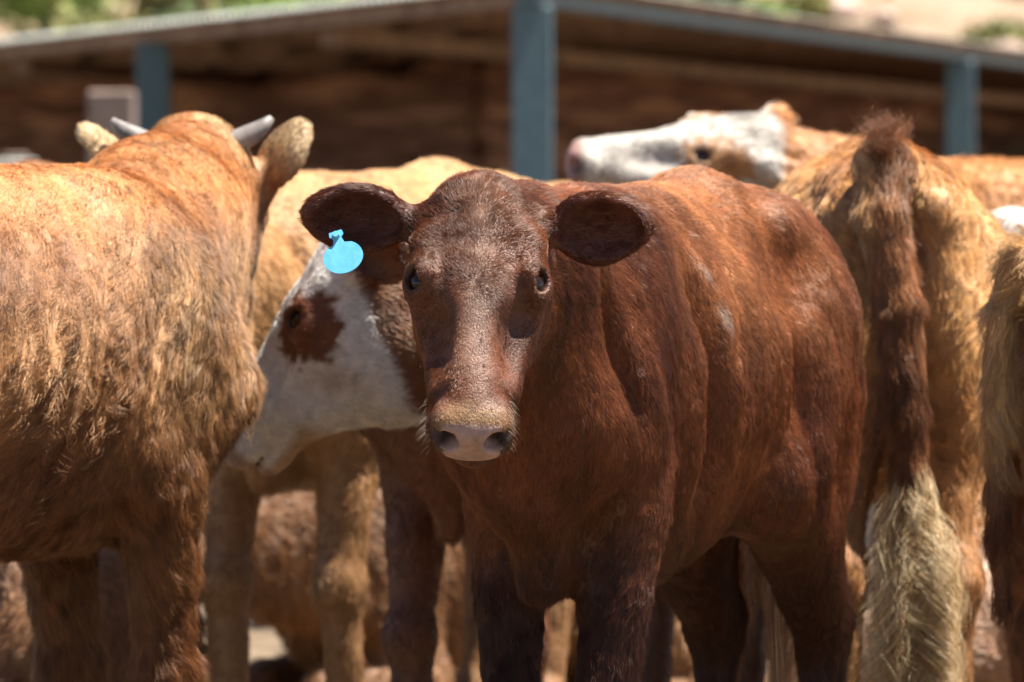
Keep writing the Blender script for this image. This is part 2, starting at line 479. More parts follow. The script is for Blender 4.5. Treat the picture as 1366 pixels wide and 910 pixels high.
    for y in (-1, 1):
        Mn = np.stack([nrm(D(.9, y * .45, 0)), nrm(D(-.45, y * .9, .75)), nrm(np.cross(D(.9, y * .45, 0), D(-.45, y * .9, .75)))])
        S.el(H(.408, y * .036, -.056), V(.030, .0165, .0135) * h_, Mn, k=.007 * h_, op=-1)
        S.el(H(.398, y * .052, -.052), V(.018, .010, .0055) * h_, M, k=.007 * h_, op=-1)
        if eyes:
            ed = nrm(D(.10, y * .70, .70)); ef = nrm(f - ed * (f @ ed)); eu = np.cross(ed, ef)
            ef2 = ef * .99 + eu * .10 * y; eu2 = nrm(np.cross(ed, ef2)); ef2 = nrm(np.cross(eu2, ed))
            S.el(H(.150, y * .062, -.041) + ed * .026 * h_, V(.0155, .0125, .018) * h_, np.stack([ef2, eu2, ed]), k=.006 * h_, op=-1)
    for p in S.p[n_head:]:
        if p['t'] == 'el': p['r'] = p['r'] * V(1, wf(((p['c'] - pL) @ f) / Hs), 1)
    # ears: (length dir in head frame, cavity normal in head frame, length, width)
    if ears is None:
        ears = {}
    earaxes = []
    for y in (-1, 1):
        el_, en_, L, Wd, *rt = ears.get(y, ((-.15, 1.0, .05), (.85, .1, .5), .155, .098))
        if y == -1 and y not in ears: el_ = (el_[0], -el_[1], el_[2])
        a = nrm(D(el_[0], el_[1] * 1.0 if y == 1 or y in ears else el_[1], el_[2]))
        nn = D(*en_); nn = nrm(nn - a * (nn @ a)); ww = np.cross(nn, a)
        ME = np.stack([a, ww, nn])
        B = H(*(rt[0] if rt else (.035, y * .070, -.052)))
        Lh, Wh = L * h_, Wd * h_
        S.rc(B - a * .012, B + a * Lh * .28, .026 * h_, .024 * h_, k=.02, flow=a, ln=.8)
        S.el(B + a * Lh * .56, (Lh * .43, Wh * .5, .024 * h_), ME, k=.012, flow=a, ln=1.25)
        S.el(B + a * Lh * .80 + ww * Wh * .04, (Lh * .25, Wh * .27, .012 * h_), ME, k=.02, flow=a, ln=.9)
        S.el(B + a * Lh * .58 + nn * .017 * h_, (Lh * .38, Wh * .41, .029 * h_), ME, k=.008, op=-1)
        earaxes.append((B, a, ww, nn, Lh, Wh))
    tp0 = V(-.575, 0, 1.06 - hip_drop)
    tailpts = tail or [(-.625, 0, 1.06), (-.665, 0, .98), (-.67, 0, .80), (-.665, 0, .62), (-.66, 0, .50)]
    pts = [tp0] + [V(*t) for t in tailpts]
    tr = tail_r or [.036, .034, .026, .02, .016, .012, .01, .01, .01, .01]
    for i in range(len(pts) - 1):
        S.rc(pts[i], pts[i + 1], tr[i], tr[i + 1], k=.03 if i < 2 else .01, ln=1.3)
    if detail: detail(S, H, D, h_)

    P, Q = S.mesh(vox=vox, sub=sub)
    N = vnormals(P, Q)
    # gentle relief of muscle, ribs and loose skin
    hc = (P - pL) @ M.T / h_
    hc[:, 1] /= 1 + .10 * (1 - sstep(.16, .32, hc[:, 0]))
    near_head = np.exp(-(np.linalg.norm(P - H(.2, 0, -.07), axis=1) / (.22 * h_)) ** 4)
    ribs = np.sin((P[:, 0] * 1.0 + P[:, 2] * .25) * 2 * math.pi / .062) * sstep(-.32, -.1, P[:, 0]) * sstep(.28, .1, P[:, 0]) * sstep(.62, .75, P[:, 2]) * sstep(1.04, .93, P[:, 2])
    disp = .0022 * ribs + .006 * fbm(P, 9, 5, 2) * (1 - near_head) + .0015 * fbm(P, 40, 9, 2) * (1 - .8 * near_head)
    ax_ = P[:, 0] - .13 - .30 * (P[:, 2] - .85)
    cr = np.exp(-(ax_ / .028) ** 2) * sstep(.60, .72, P[:, 2]) * sstep(1.06, .92, P[:, 2]) + .7 * np.exp(-((P[:, 0] + .235 - .25 * (P[:, 2] - .8)) / .028) ** 2) * sstep(.58, .68, P[:, 2]) * sstep(.98, .86, P[:, 2])
    cr = cr + .8 * np.exp(-((P[:, 0] - .47 - .35 * (P[:, 2] - .9)) / .022) ** 2) * sstep(.72, .84, P[:, 2]) * sstep(1.05, .95, P[:, 2])
    disp = disp - crease * .014 * cr * (1 - near_head) * (np.abs(N[:, 1]) > .15)
    P = P + N * disp[:, None]
    N = vnormals(P, Q)
    F, Ln = S.attrs(P)
    # bare parts: pad of the nose, lids
    pad = sstep(.385, .393, hc[:, 0]) * sstep(-.108, -.102, hc[:, 2]) * sstep(-.024, -.034, hc[:, 2]) * (np.abs(hc[:, 1]) < .043 + .30 * np.minimum(hc[:, 2] + .065, 0))
    nostril = np.zeros(len(P))
    eye = np.zeros(len(P))
    for y in (-1, 1):
        nostril = np.maximum(nostril, np.exp(-(np.linalg.norm((hc - V(.400, y * .037, -.057)) / V(.024, .0165, .0125), axis=1)) ** 4))
        eye = np.maximum(eye, np.exp(-(np.linalg.norm((hc - V(.152, y * .0775, -.023)) / V(.0175, .0135, .0125), axis=1)) ** 4))
    inear = np.zeros(len(P))
    for (B, a, ww, nn, Lh, Wh) in earaxes:
        q = P - B; ql = q @ a / Lh; qw = q @ ww / Wh; qn = q @ nn
        ins = (ql > .12) & (ql < 1.02) & (np.abs(qw) < .46) & ((N @ nn) > .25)
        inear = np.maximum(inear, ins * 1.0)
    X = dict(P=P, hc=hc, N=N, pad=pad, nostril=nostril, eye=eye, inear=inear, nh=near_head, ears=earaxes)
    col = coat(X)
    col = mix(col, np.tile(V(.022, .012, .010), (len(P), 1)), np.clip(np.maximum(nostril * 1.3, eye * 1.2), 0, 1))
    furmask = Ln * (1 - np.clip(pad * 1.2, 0, 1)) * (1 - np.clip(nostril * 1.5, 0, 1)) * (1 - np.clip(eye * 1.6, 0, 1))
    furmask = np.where(inear > .5, furmask * .7, furmask)
    if furmask is not None and 'X' in (detail.__doc__ or '' if detail else ''): pass
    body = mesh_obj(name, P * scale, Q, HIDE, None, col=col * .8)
    root = body
    root.location = O; root.rotation_euler = (0, 0, math.atan2(f2[1], f2[0]))
    tag(root, label, cat, group)
    # eyes
    if eyes:
        for y in (-1, 1):
            bm = bmesh.new(); bmesh.ops.create_uvsphere(bm, u_segments=24, v_segments=16, radius=.0200 * h_ * scale)
            e = bm_obj('eye', bm, EYE, root, True); ed = nrm(D(.10, y * .70, .70)); e.location = Vector((H(.150, y * .062, -.041) + ed * .0075 * h_) * scale)
    if horns:
        for y in (-1, 1):
            pp = [H(*(q[0], q[1] * y, q[2])) * scale for q in horns]
            bm = bmesh.new(); ring0 = None; n = 12
            for i, p in enumerate(pp):
                d_ = nrm(pp[min(i + 1, len(pp) - 1)] - pp[max(i - 1, 0)])
                a_ = nrm(np.cross(d_, V(.3, .2, 1))); b_ = np.cross(d_, a_)
                r_ = .0185 * hs * (1 - .75 * (i / (len(pp) - 1)) ** 1.5)
                ring = [bm.verts.new(p + (a_ * math.cos(t * 2 * math.pi / n) + b_ * math.sin(t * 2 * math.pi / n)) * r_) for t in range(n)]
                if ring0:
                    for t in range(n): bm.faces.new((ring0[t], ring0[(t + 1) % n], ring[(t + 1) % n], ring[t]))
                ring0 = ring
            bm.faces.new(ring0)
            bm_obj('horn', bm, HORN, root, True)
    if hooves:
        for ho, up in feet:
            bm = bmesh.new()
            c = ho * scale
            for cl in (-1, 1):
                r0 = []; r1 = []
                for t in range(10):
                    a_ = t * 2 * math.pi / 10
                    r0.append(bm.verts.new((c[0] + .012 + math.cos(a_) * .052, c[1] + cl * .021 + math.sin(a_) * .019, c[2] - (.050 if up else .03))))
                    r1.append(bm.verts.new((c[0] + math.cos(a_) * .036, c[1] + cl * .019 + math.sin(a_) * .018, c[2] + .012)))
                for t in range(10): bm.faces.new((r0[t], r0[(t + 1) % 10], r1[(t + 1) % 10], r1[t]))
                bm.faces.new(r0[::-1]); bm.faces.new(r1)
            bm_obj('hoof', bm, HOOF, root)
    bt = Beast()
    bt.root, bt.P, bt.Q, bt.N, bt.F, bt.col, bt.fm = root, P, Q, N, F, col, furmask
    bt.scale, bt.H, bt.D, bt.h, bt.M, bt.pL, bt.ears, bt.Rw, bt.O, bt.tail = scale, H, D, h_, M, pL, earaxes, Rw, O, pts
    bt.X = X
    if fur: grow(bt, rng=rng, **fur)
    print('built', label, len(P), round(time.time() - T0, 1))
    return bt

def grow(bt, n, length=.014, width=.00028, lift=.30, clump=0, cl_amt=.6, cl_col=.6, swirl=.35, tuft=.35, tuft_s=55, rand=.16,
         cvar=.22, streak=.25, lenf=None, colf=None, rng=None, segs=5, face=1.0, name='fur', sel=None, back=.25, curl=0.):
    P, Q, N, F, col, fm = bt.P, bt.Q, bt.N, bt.F, bt.col, bt.fm
    sc_ = bt.scale
    A = P[Q[:, 0]]; area = np.linalg.norm(np.cross(P[Q[:, 2]] - A, P[Q[:, 3]] - P[Q[:, 1]]), axis=1) / 2
    cen = P[Q].mean(1); cn = nrm(N[Q].mean(1))
    # less coat on the side nobody standing near the camera can see
    cw = bt.O + (cen * sc_) @ bt.Rw
    view = nrm(V(0, 0, CAMZ) - cw); vn = (view * (cn @ bt.Rw)).sum(1)
    wgt = np.where(vn > -.45, 1.0, back)
    fq = fm[Q].mean(1)
    wgt = wgt * (fq > .06) * (1 + 1.6 * bt.X['nh'][Q].mean(1) * face)
    wgt = wgt * (cen[:, 2] > (.04 if bt.O[2] > -.1 else .5))
    if sel is not None: wgt = wgt * sel(cen, bt)
    pr = area * wgt; pr /= pr.sum()
    fi = rng.choice(len(Q), n, p=pr)
    uv = rng.random((n, 2)); a, b_ = uv[:, 0:1], uv[:, 1:2]
    w4 = np.stack([(1 - a) * (1 - b_), a * (1 - b_), a * b_, (1 - a) * b_], 1)
    bl = lambda arr: (arr[Q[fi]] * w4).sum(1) if arr.ndim == 2 else (arr[Q[fi]] * w4[..., 0]).sum(1)
    p0 = bl(P); nn = nrm(bl(N)); ff = bl(F); cc = bl(col); L = bl(fm)
    L = L * length * (.75 + .5 * rng.random(n)) / sc_
    if lenf is not None: L = L * lenf(p0, bt)
    # flow tangent with slow swirls
    ff = nrm(ff) + swirl * vecnoise(p0, 7, 3) + swirl * .5 * vecnoise(p0, 22, 8)
    T = nrm(ff - nn * (ff * nn).sum(1)[:, None])
    Bn = np.cross(nn, T)
    root = p0 - nn * .0006
    t = np.linspace(0, 1, segs)[None, :, None]
    lf = lift * (1 + .5 * vnoise(p0, 30, 77) + rand * rng.standard_normal(n))
    off = tuft * vecnoise(p0, tuft_s, 21) + rand * rng.standard_normal((n, 3))
    off = off - nn * np.minimum((off * nn).sum(1), 0)[:, None] * .8
    d1 = T[:, None] * t + nn[:, None] * lf[:, None, None] * (t * (1.25 - .55 * t)) + off[:, None] * t ** 1.6
    if curl:
        ph = vnoise(p0, 25, 5) * 6 + rng.standard_normal(n) * .5
        d1 = d1 + curl * Bn[:, None] * np.sin(t * 7 + ph[:, None, None]) * t
    S = root[:, None] + d1 * L[:, None, None]
    if clump:
        ci = rng.choice(n, clump, replace=False)
        kd = KDTree(clump)
        for j, k in enumerate(ci): kd.insert(p0[k], j)
        kd.balance()
        near = np.array([kd.find(q)[1] for q in p0])
        tgt = S[ci][near] + (root - root[ci][near])[:, None] * .25
        amt = cl_amt * (.6 + .4 * rng.random(n))
        S = S + (tgt - S) * (t ** 1.4) * amt[:, None, None]
        same = np.linalg.norm(root - root[ci][near], axis=1) < .03
        cc = cc * (1 + cl_col * (rng.random(clump)[near] - .5))[:, None]
    st = vnoise(np.stack([(p0[:, 0] * 1.0 - p0[:, 2] * .45) * 55, p0[:, 1] * 45, (p0[:, 2] + p0[:, 0] * .45) * 8], 1), 1, 99)
    cc = cc * (1 + streak * st)[:, None] * (1 + cvar * rng.standard_normal(n))[:, None].clip(.4, 1.9)
    if colf is not None: cc = colf(cc, p0, bt, rng)
    wv = width * (.7 + .6 * rng.random(n))
    return strands(name, S * sc_, wv, FUR, bt.root, cc)

def locks(bt, name, centres, n, length, spread, width, colfn, wave=.012, seed=1, down=(0, 0, -1), k=14, ng=26, jit=.006):
    """long hanging hair (tail switch): centres (list of local points), strands spread round them"""
    rng = np.random.default_rng(seed)
    C = np.array([centres[i] for i in rng.integers(0, len(centres), n)])
    g = rng.integers(0, ng, n); goff = rng.standard_normal((ng, 3)) * spread; gph = rng.random(ng) * 6.3; glen = .6 + .5 * rng.random(ng)
    r = C + rng.standard_normal((n, 3)) * .006
    t = np.linspace(0, 1, k)[None, :, None]
    L = length * glen[g] * (.8 + .25 * rng.random(n))
    S = r[:, None] + V(*down) * t * L[:, None, None] + (goff[g] * V(1, 1, .1))[:, None] * (np.sin(np.clip(t * 1.6, 0, 1.57)) ) \
        + rng.standard_normal((n, 3))[:, None] * jit * t
    ph = gph[g][:, None] + rng.standard_normal(n)[:, None] * .25
    fr = (5 + 12 * rng.random(ng))[g][:, None]; am = (.3 + 1.3 * rng.random(ng))[g][:, None]
    wv = wave * t[..., 0] * am
    S[:, :, 0] += wv * np.sin(t[..., 0] * fr + ph); S[:, :, 1] += wv * np.cos(t[..., 0] * fr * .85 + ph * 2.3)
    cc = colfn(S[:, 0], rng) * (.6 + .7 * rng.random(ng))[g][:, None]
    return strands(name, S * bt.scale, width, FUR, bt.root, cc)

# ------------------------------------------------------------------ coats
def base_mix(X, c1, c2, s=6, seed=1, st=.6):
    P = X['P']
    Q = np.stack([(P[:, 0] - P[:, 2] * .45) * s * 2.2, P[:, 1] * s * 1.6, (P[:, 2] + P[:, 0] * .45) * s * .55], 1)
    t = np.clip(.5 + st * (fbm(Q, 1, seed, 3) * .6 + fbm(P, s * .6, seed + 5, 3) * .8), 0, 1)
    return mix(np.tile(V(*c1), (len(P), 1)), np.tile(V(*c2), (len(P), 1)), t)
def nose_paint(X, c, pad=(.30, .19, .16)):
    return mix(c, np.tile(V(*pad), (len(c), 1)), X['pad'])
def coat_hero(X):
    P, hc, nh = X['P'], X['hc'], X['nh']
    c = base_mix(X, (.066, .0175, .0065), (.205, .066, .024), 7, 3, 1.2)
    # lighter orange coat along the upper flank
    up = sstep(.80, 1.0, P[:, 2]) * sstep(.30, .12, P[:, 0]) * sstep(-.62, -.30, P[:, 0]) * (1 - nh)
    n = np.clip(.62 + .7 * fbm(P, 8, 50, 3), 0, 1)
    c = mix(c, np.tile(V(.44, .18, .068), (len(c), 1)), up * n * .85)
    # shade on the legs, belly and chest, painted into the coat colour
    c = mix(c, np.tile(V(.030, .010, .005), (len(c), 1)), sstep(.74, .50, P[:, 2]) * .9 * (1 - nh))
    # dried mud streak behind the shoulder and flecks of dirt on the flank
    q = (P[:, 0] - .115 - .35 * (P[:, 2] - .96)) / .008; mud = np.exp(-q ** 2) * sstep(.90, .93, P[:, 2]) * sstep(1.03, 1.0, P[:, 2]) * (P[:, 1] > 0) * np.clip(.5 + fbm(P, 70, 15, 2) * 2, 0, 1)
    fl = np.clip((fbm(P, 60, 90, 2) - .52) * 8, 0, 1) * (P[:, 2] > .6)
    c = mix(c, np.tile(V(.42, .34, .27), (len(c), 1)), np.clip(mud * .8 + fl * .0, 0, 1) * (1 - nh))
    f, s, u = hc.T
    onh = nh > .02
    c = c * (1 - .28 * sstep(.0, .5, nh))[:, None]                  # the head is a darker brown than the body
    # greyish sheen of the forehead, painted down the middle of the face
    g = np.exp(-(s / (.018 + .02 * np.clip(f, 0, .4))) ** 2) * sstep(-.01, .05, f) * sstep(.34, .27, f) * (u > -.06) * onh
    c = mix(c, np.tile(V(.20, .115, .08), (len(c), 1)), g * .6)
    # dusty fawn ring of the muzzle
    m = sstep(.345, .380, f + .012 * fbm(P, 60, 4, 3)) * onh * sstep(-.14, -.07, u)
    top = sstep(-.062, -.045, u) * sstep(.066, .040, np.abs(s))
    c = mix(c, np.tile(V(.05, .022, .012), (len(c), 1)), m * (1 - top) * .8)
    c = mix(c, np.tile(V(.26, .14, .06), (len(c), 1)), m * top * .8)
    c = mix(c, np.tile(V(.40, .26, .22), (len(c), 1)), X['pad'])
    dirt = X['pad'] * np.clip(fbm(P, 90, 7, 3) * 1.6 + .1 + (u + .045) * 18, 0, 1)
    c = mix(c, np.tile(V(.27, .17, .09), (len(c), 1)), dirt * .8)
    c = mix(c, np.tile(V(.085, .022, .012), (len(c), 1)), X['inear'] * .8)  # reddish glow through the thin ear, painted into its inner colour
    return c
def coat_tan(c1=(.40, .19, .075), c2=(.56, .32, .14), leg=(.20, .085, .035), seed=11, belly=.7, legz=(.62, .40)):
    def f(X):
        P = X['P']
        c = base_mix(X, c1, c2, 6, seed, 1.0)
        c = mix(c, np.tile(V(*leg), (len(c), 1)), sstep(legz[0], legz[1], P[:, 2] + .05 * fbm(P, 8, 4, 2)) * belly * (1 - X['nh']))
        c = mix(c, np.tile(V(.55, .38, .22), (len(c), 1)), X['inear'] * .6)
        return nose_paint(X, c)
    return f
def coat_left(X):
    P = X['P']
    c = base_mix(X, (.20, .080, .029), (.47, .235, .098), 8, 12, 1.5)
    # rusty saddle, straw shoulder and arm
    sh = sstep(.20, .32, P[:, 0]) * sstep(1.06, .95, P[:, 2]) * sstep(.60, .80, P[:, 2])
    c = mix(c, np.tile(V(.44, .25, .11), (len(c), 1)), sh * .6)
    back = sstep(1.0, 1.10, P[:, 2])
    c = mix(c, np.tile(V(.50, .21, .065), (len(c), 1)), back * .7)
    gr = np.clip(fbm(P, 5, 61, 3) * 2 - .1, 0, 1) * sstep(.85, 1.0, P[:, 2])
    c = mix(c, np.tile(V(.25, .14, .09), (len(c), 1)), gr * .6)
    Qs = np.stack([(P[:, 0] - P[:, 2] * .6) * 60, P[:, 1] * 40, (P[:, 2] + P[:, 0] * .6) * 9], 1)
    dk = np.clip((fbm(Qs, 1, 77, 3) - .12) * 4, 0, 1) * np.clip(.4 + fbm(P, 4, 80, 2) * 2, 0, 1)
    c = mix(c, np.tile(V(.13, .055, .02), (len(c), 1)), dk * .9 * (1 - X['nh']))
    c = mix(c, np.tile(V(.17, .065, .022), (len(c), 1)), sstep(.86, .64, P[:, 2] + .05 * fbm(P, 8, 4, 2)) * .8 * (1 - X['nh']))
    for (B, a, ww, nn, Lh, Wh) in X['ears']:
        q = P - B; t = sstep(.2, .75, q @ a / Lh) * (np.linalg.norm(q, axis=1) < Lh * 1.2)
        c = mix(c, np.tile(V(.62, .46, .26), (len(c), 1)), t * .8)
    return nose_paint(X, c)
def coat_whiteface(body1, body2, patch, seed=5, eyepatch=(.145, -.05, .052, .060), chin=None, white=(.60, .55, .49), nx=(.02, .10), legs=None):
    def f(X):
        P, hc = X['P'], X['hc']
        c = base_mix(X, body1, body2, 6, seed, 1.0)
        if legs is not None: c = mix(c, np.tile(V(*legs), (len(c), 1)), sstep(.5, .35, P[:, 2]) * (1 - X['nh']))
        fz, s, u = hc.T
        wob = .012 * fbm(P, 22, 3, 3)
        # white blaze and face: everything ahead of a slanting line from poll to throat
        dist = np.linalg.norm(hc - V(.17, 0, -.08), axis=1)
        w_ = sstep(nx[0] - .008, nx[0] + .008, fz - (-u) * nx[1] + wob) * (dist < .31)
        c = mix(c, np.tile(V(*white), (len(c), 1)), w_)
        if eyepatch:
            r = np.sqrt(((fz - eyepatch[0]) / eyepatch[2]) ** 2 + ((u - eyepatch[1]) / eyepatch[3]) ** 2) + wob * 14 + .25 * vnoise(P, 120, 6)
            e = sstep(1.06, .94, r) * (np.abs(s) > .035) * (dist < .31)
            c = mix(c, np.tile(V(*patch), (len(c), 1)), e)
        if chin is not None:
            e = sstep(-.118, -.135, u + wob) * sstep(.26, .30, fz) * (dist < .31)
            c = mix(c, np.tile(V(*chin), (len(c), 1)), e)
            e = np.clip(fbm(P, 14, 40, 3) * 1.5, 0, 1) * sstep(-.08, -.12, u) * (dist < .31)
            c = mix(c, np.tile(V(.45, .29, .15), (len(c), 1)), e * .5)
        e = sstep(.372, .385, fz) * (dist < .31)
        c = mix(c, np.tile(V(.24, .12, .09), (len(c), 1)), e * .8)
        return nose_paint(X, c, (.42, .22, .19))
    return f

# ------------------------------------------------------------------ setting: ground, shed, hill
def make_ground():
    xs = np.concatenate([-np.geomspace(600, 3, 40), np.linspace(-2.9, 2.9, 130), np.geomspace(3, 600, 40)])
    ys = np.concatenate([np.linspace(-40, 5, 12), np.linspace(5.2, 22, 300), np.geomspace(22.5, 900, 60)])
    Xg, Yg = np.meshgrid(xs, ys, indexing='ij')
    P = np.stack([Xg.ravel(), Yg.ravel(), np.zeros(Xg.size)], 1)
    amp = np.exp(-(np.abs(P[:, 0]) / 6) ** 4) * sstep(3, 6, P[:, 1]) * sstep(30, 22, P[:, 1])
    P[:, 2] = -.012 + amp * (.02 * fbm(P, 1.3, 2, 3) + .012 * fbm(P, 7, 5, 3))
    P[:, 2] = np.minimum(P[:, 2], 0.004)
    i = np.arange(len(xs) - 1)[:, None] * len(ys) + np.arange(len(ys) - 1)[None]
    i = i.ravel(); Q = np.stack([i, i + len(ys), i + len(ys) + 1, i + 1], 1)
    m = noise_mat('dry_dirt', (.055, .036, .022), (.19, .135, .085), scale=2.2, rough=.95, bump=.8, bscale=14, c3=(.115, .08, .048), bdist=.03)
    o = mesh_obj('ground', P, Q, m); tag(o, kind='structure')
    rng = np.random.default_rng(5)
    # dung and clods, nobody could count them
    vs_, fs_ = [], []
    ico = bmesh.new(); bmesh.ops.create_icosphere(ico, subdivisions=1, radius=1); iv = np.array([v.co[:] for v in ico.verts]); if_ = np.array([[v.index for v in f.verts] for f in ico.faces]); ico.free()
    for k in range(1500):
        x, y = rng.uniform(-2.2, 2.2), 7 + 14 * rng.random()
        r = .01 + .035 * rng.random() ** 3
        v = iv * (1 + .3 * rng.standard_normal((len(iv), 1))) * V(r, r, r * .6) + V(x, y, r * .2)
        fs_.append(if_ + len(vs_) * len(iv)); vs_.append(v)
    m2 = noise_mat('clod', (.05, .034, .022), (.18, .13, .085), scale=3, rough=.95, bump=.5)
    o = mesh_obj('dirt_clods', np.concatenate(vs_), np.concatenate(fs_), m2); tag(o, 'loose clods and dung crumbs strewn over the pen floor', 'dirt clods', kind='stuff')
make_ground()

def box_bm(bm, x0, x1, y0, y1, z0, z1, M=None, bev=0):
    r = bmesh.ops.create_cube(bm, size=1)
    for v in r['verts']:
        v.co = Vector(((x0 + x1) / 2 + v.co.x * (x1 - x0), (y0 + y1) / 2 + v.co.y * (y1 - y0), (z0 + z1) / 2 + v.co.z * (z1 - z0)))
        if M is not None: v.co = M @ v.co
    if bev:
        es = list({e for v in r['verts'] for e in v.link_edges})
        bmesh.ops.bevel(bm, geom=es, offset=bev, segments=1, affect='EDGES')
def beam_between(bm, a, b, w_, h, up=(0, 0, 1)):
    a, b = Vector(a), Vector(b); d = (b - a); L = d.length; d.normalize()
    s_ = d.cross(Vector(up)).normalized(); u_ = s_.cross(d)
    M = Matrix((( d.x, s_.x, u_.x, a.x), (d.y, s_.y, u_.y, a.y), (d.z, s_.z, u_.z, a.z), (0, 0, 0, 1)))
    box_bm(bm, 0, L, -w_ / 2, w_ / 2, -h / 2, h / 2, M, bev=.006)

BLUE = noise_mat('blue_paint', (.075, .125, .14), (.11, .17, .185), scale=6, rough=.55, bump=.15, c3=(.09, .145, .16))
RUSTY = noise_mat('rusty_sheet', (.20, .10, .06), (.55, .34, .24), scale=1.1, rough=.8, bump=.2, stretch=(1, 1, 1), c3=(.19, .085, .05))
ZINC = noise_mat('zinc_sheet', (.42, .44, .38), (.62, .62, .55), scale=2, rough=.5, bump=.1, metallic=.2)
WOODD = noise_mat('dark_board', (.10, .040, .025), (.50, .27, .17), scale=1.6, rough=.9, bump=.4, stretch=(.3, .3, 5), c3=(.18, .08, .05))
TIMB = noise_mat('purlin_wood', (.16, .10, .07), (.34, .23, .17), scale=5, rough=.85, bump=.3)
GREYP = noise_mat('weathered_post', (.17, .12, .095), (.27, .20, .165), scale=6, rough=.9, bump=.5)

def make_shed():
    root = bpy.data.objects.new('cattle_shed', None); link(root)
    D1 = 28.0
    P1 = Vector((wx(710, D1), D1, 0)); D2 = 38.8; P2 = Vector((wx(1279, D2), D2, 0)); D3 = 34.6; P3 = Vector((wx(205, D3), D3, 0))
    root.location = (0, 0, 0)
    top = 1.07 + 262 * D1 / 7968
    dR = (P2 - P1).normalized(); dL = (P3 - P1).normalized()
    L3 = (P3 - P1).length; L2 = (P2 - P1).length
    posts = [P1, P2, P3, P1 + dL * L3 * 2.05, P1 + dR * L2 * 1.9, P1 + dL * L3 + dR * L2, P1 + dL * L3 * 2.05 + dR * L2, P1 + dL * L3 + dR * L2 * 1.9]
    for i, p in enumerate(posts):
        bm = bmesh.new(); wd = .095
        a = math.atan2(dR.y, dR.x)
        box_bm(bm, -wd, wd, -wd, wd, 0, top - .002, None, bev=.008)
        o = bm_obj('post', bm, BLUE, root); o.location = p; o.rotation_euler = (0, 0, 0)
    bm = bmesh.new(); beam_between(bm, P1 + dR * -.12 + Vector((0, 0, top + .045)), P1 + dR * 34.5 + Vector((0, 0, top + .045)), .08, .09)
    bm_obj('edge_beam', bm, BLUE, root)
    bm = bmesh.new(); beam_between(bm, P1 + dL * .06 + Vector((0, 0, top + .045)), P1 + dL * 27.5 + Vector((0, 0, top + .045)), .08, .085)
    bm_obj('edge_beam', bm, TIMB, root)
    # purlins run parallel to the left edge, rafters parallel to the right edge, under the sheets
    for k in range(1, 15):
        bm = bmesh.new(); o_ = dR * (k * 1.35)
        beam_between(bm, P1 + o_ + dL * .1 + Vector((0, 0, top + .04 )), P1 + o_ + dL * 27 + Vector((0, 0, top + .04)), .06, .075)
        bm_obj('purlin', bm, TIMB, root)
    for k in range(1, 4):
        bm = bmesh.new(); o_ = dL * (k * L3 * .5)
        beam_between(bm, P1 + o_ + dR * .15 + Vector((0, 0, top - .045)), P1 + o_ + dR * 34 + Vector((0, 0, top - .045)), .10, .09)
        bm_obj('rafter', bm, TIMB, root)
    # corrugated roof: ribs parallel to the right-hand edge so that the wavy ends show along the left edge
    pitch = .13; nrib = int(28 / pitch); per = 6
    ov = .22
    ts = np.arange(0, nrib * per + 1) * pitch / per - ov
    prof = .018 * np.cos((ts + ov) / pitch * 2 * math.pi)
    us = np.linspace(-ov, 35, 34)
    dRv, dLv, p1 = V(*dR), V(*dL), V(*P1)
    base = p1 + V(0, 0, top + .095)
    up = base + ts[:, None, None] * dLv + us[None, :, None] * dRv
    up[:, :, 2] += prof[:, None]
    def sheet(z):
        Pp = up.copy(); Pp[:, :, 2] += z
        return Pp.reshape(-1, 3)
    nu = len(us)
    i = (np.arange(len(ts) - 1)[:, None] * nu + np.arange(nu - 1)[None]).ravel()
    q = np.stack([i, i + nu, i + nu + 1, i + 1], 1)
    nS = len(ts) * nu
    Pa = np.concatenate([sheet(.003), sheet(-.003)])
    rim = []
    ed = [np.arange(len(ts)) * nu, np.arange(len(ts)) * nu + nu - 1]
    for e_ in ed: rim.append(np.stack([e_[:-1], e_[1:], e_[1:] + nS, e_[:-1] + nS], 1))
    e0 = np.arange(nu); rim.append(np.stack([e0[:-1], e0[1:], e0[1:] + nS, e0[:-1] + nS], 1))
    o = mesh_obj('roof', Pa, np.concatenate([q[:, ::-1], q + nS] + rim), ZINC, root)
    o.data.materials.append(RUSTY)
    mi = np.zeros(len(o.data.polygons), np.int32); mi[len(q):2 * len(q)] = 1
    o.data.polygons.foreach_set('material_index', mi)
    # boarded back walls of the shed
    A = P1 + dL * 15.6 ; Bp = P1 + dR * 21.5
    Cc = P1 + dL * 7.5 + dR * 13
    def wall(a, b, z1):
        bm = bmesh.new(); a, b = Vector(a), Vector(b); d = (b - a).normalized()
        z = .05
        while z < z1:
            hgt = random.uniform(.10, .2); off = Vector((-d.y, d.x, 0)) * (random.random() - .5) * .06
            beam_between(bm, a + off + Vector((0, 0, z + hgt / 2)), b + off + Vector((0, 0, z + hgt / 2 + random.uniform(-.02, .02))), .03, hgt * 1.12)
            z += hgt
        bm_obj('back_wall', bm, WOODD, root)
    wall(P1 + dR * 34 + dL * 5.2, P1 + dR * 5.15 + dL * 5.2, top - .0)
    wall(P1 + dR * 5.2 + dL * 5.1, P1 + dR * 5.2 + dL * 27, top - .0)
    tag(root, 'open cattle shed with blue posts and a rusty corrugated roof behind the herd', 'shed')
    return P1, dL, dR, top
SH = make_shed()

# pale post standing left of the shed's left blue post
bm = bmesh.new(); box_bm(bm, -.12, .12, -.10, .10, -.05, wz(121, 30.5), None, bev=.015)
for v in bm.verts:
    v.co.x += .008 * math.sin(v.co.z * 9); v.co.y += .006 * math.cos(v.co.z * 7)
o = bm_obj('fence_post', bm, GREYP); o.location = (wx(148, 30.5), 30.5, 0)
tag(o, 'thick pale grey weathered post standing left of the shed posts', 'post')
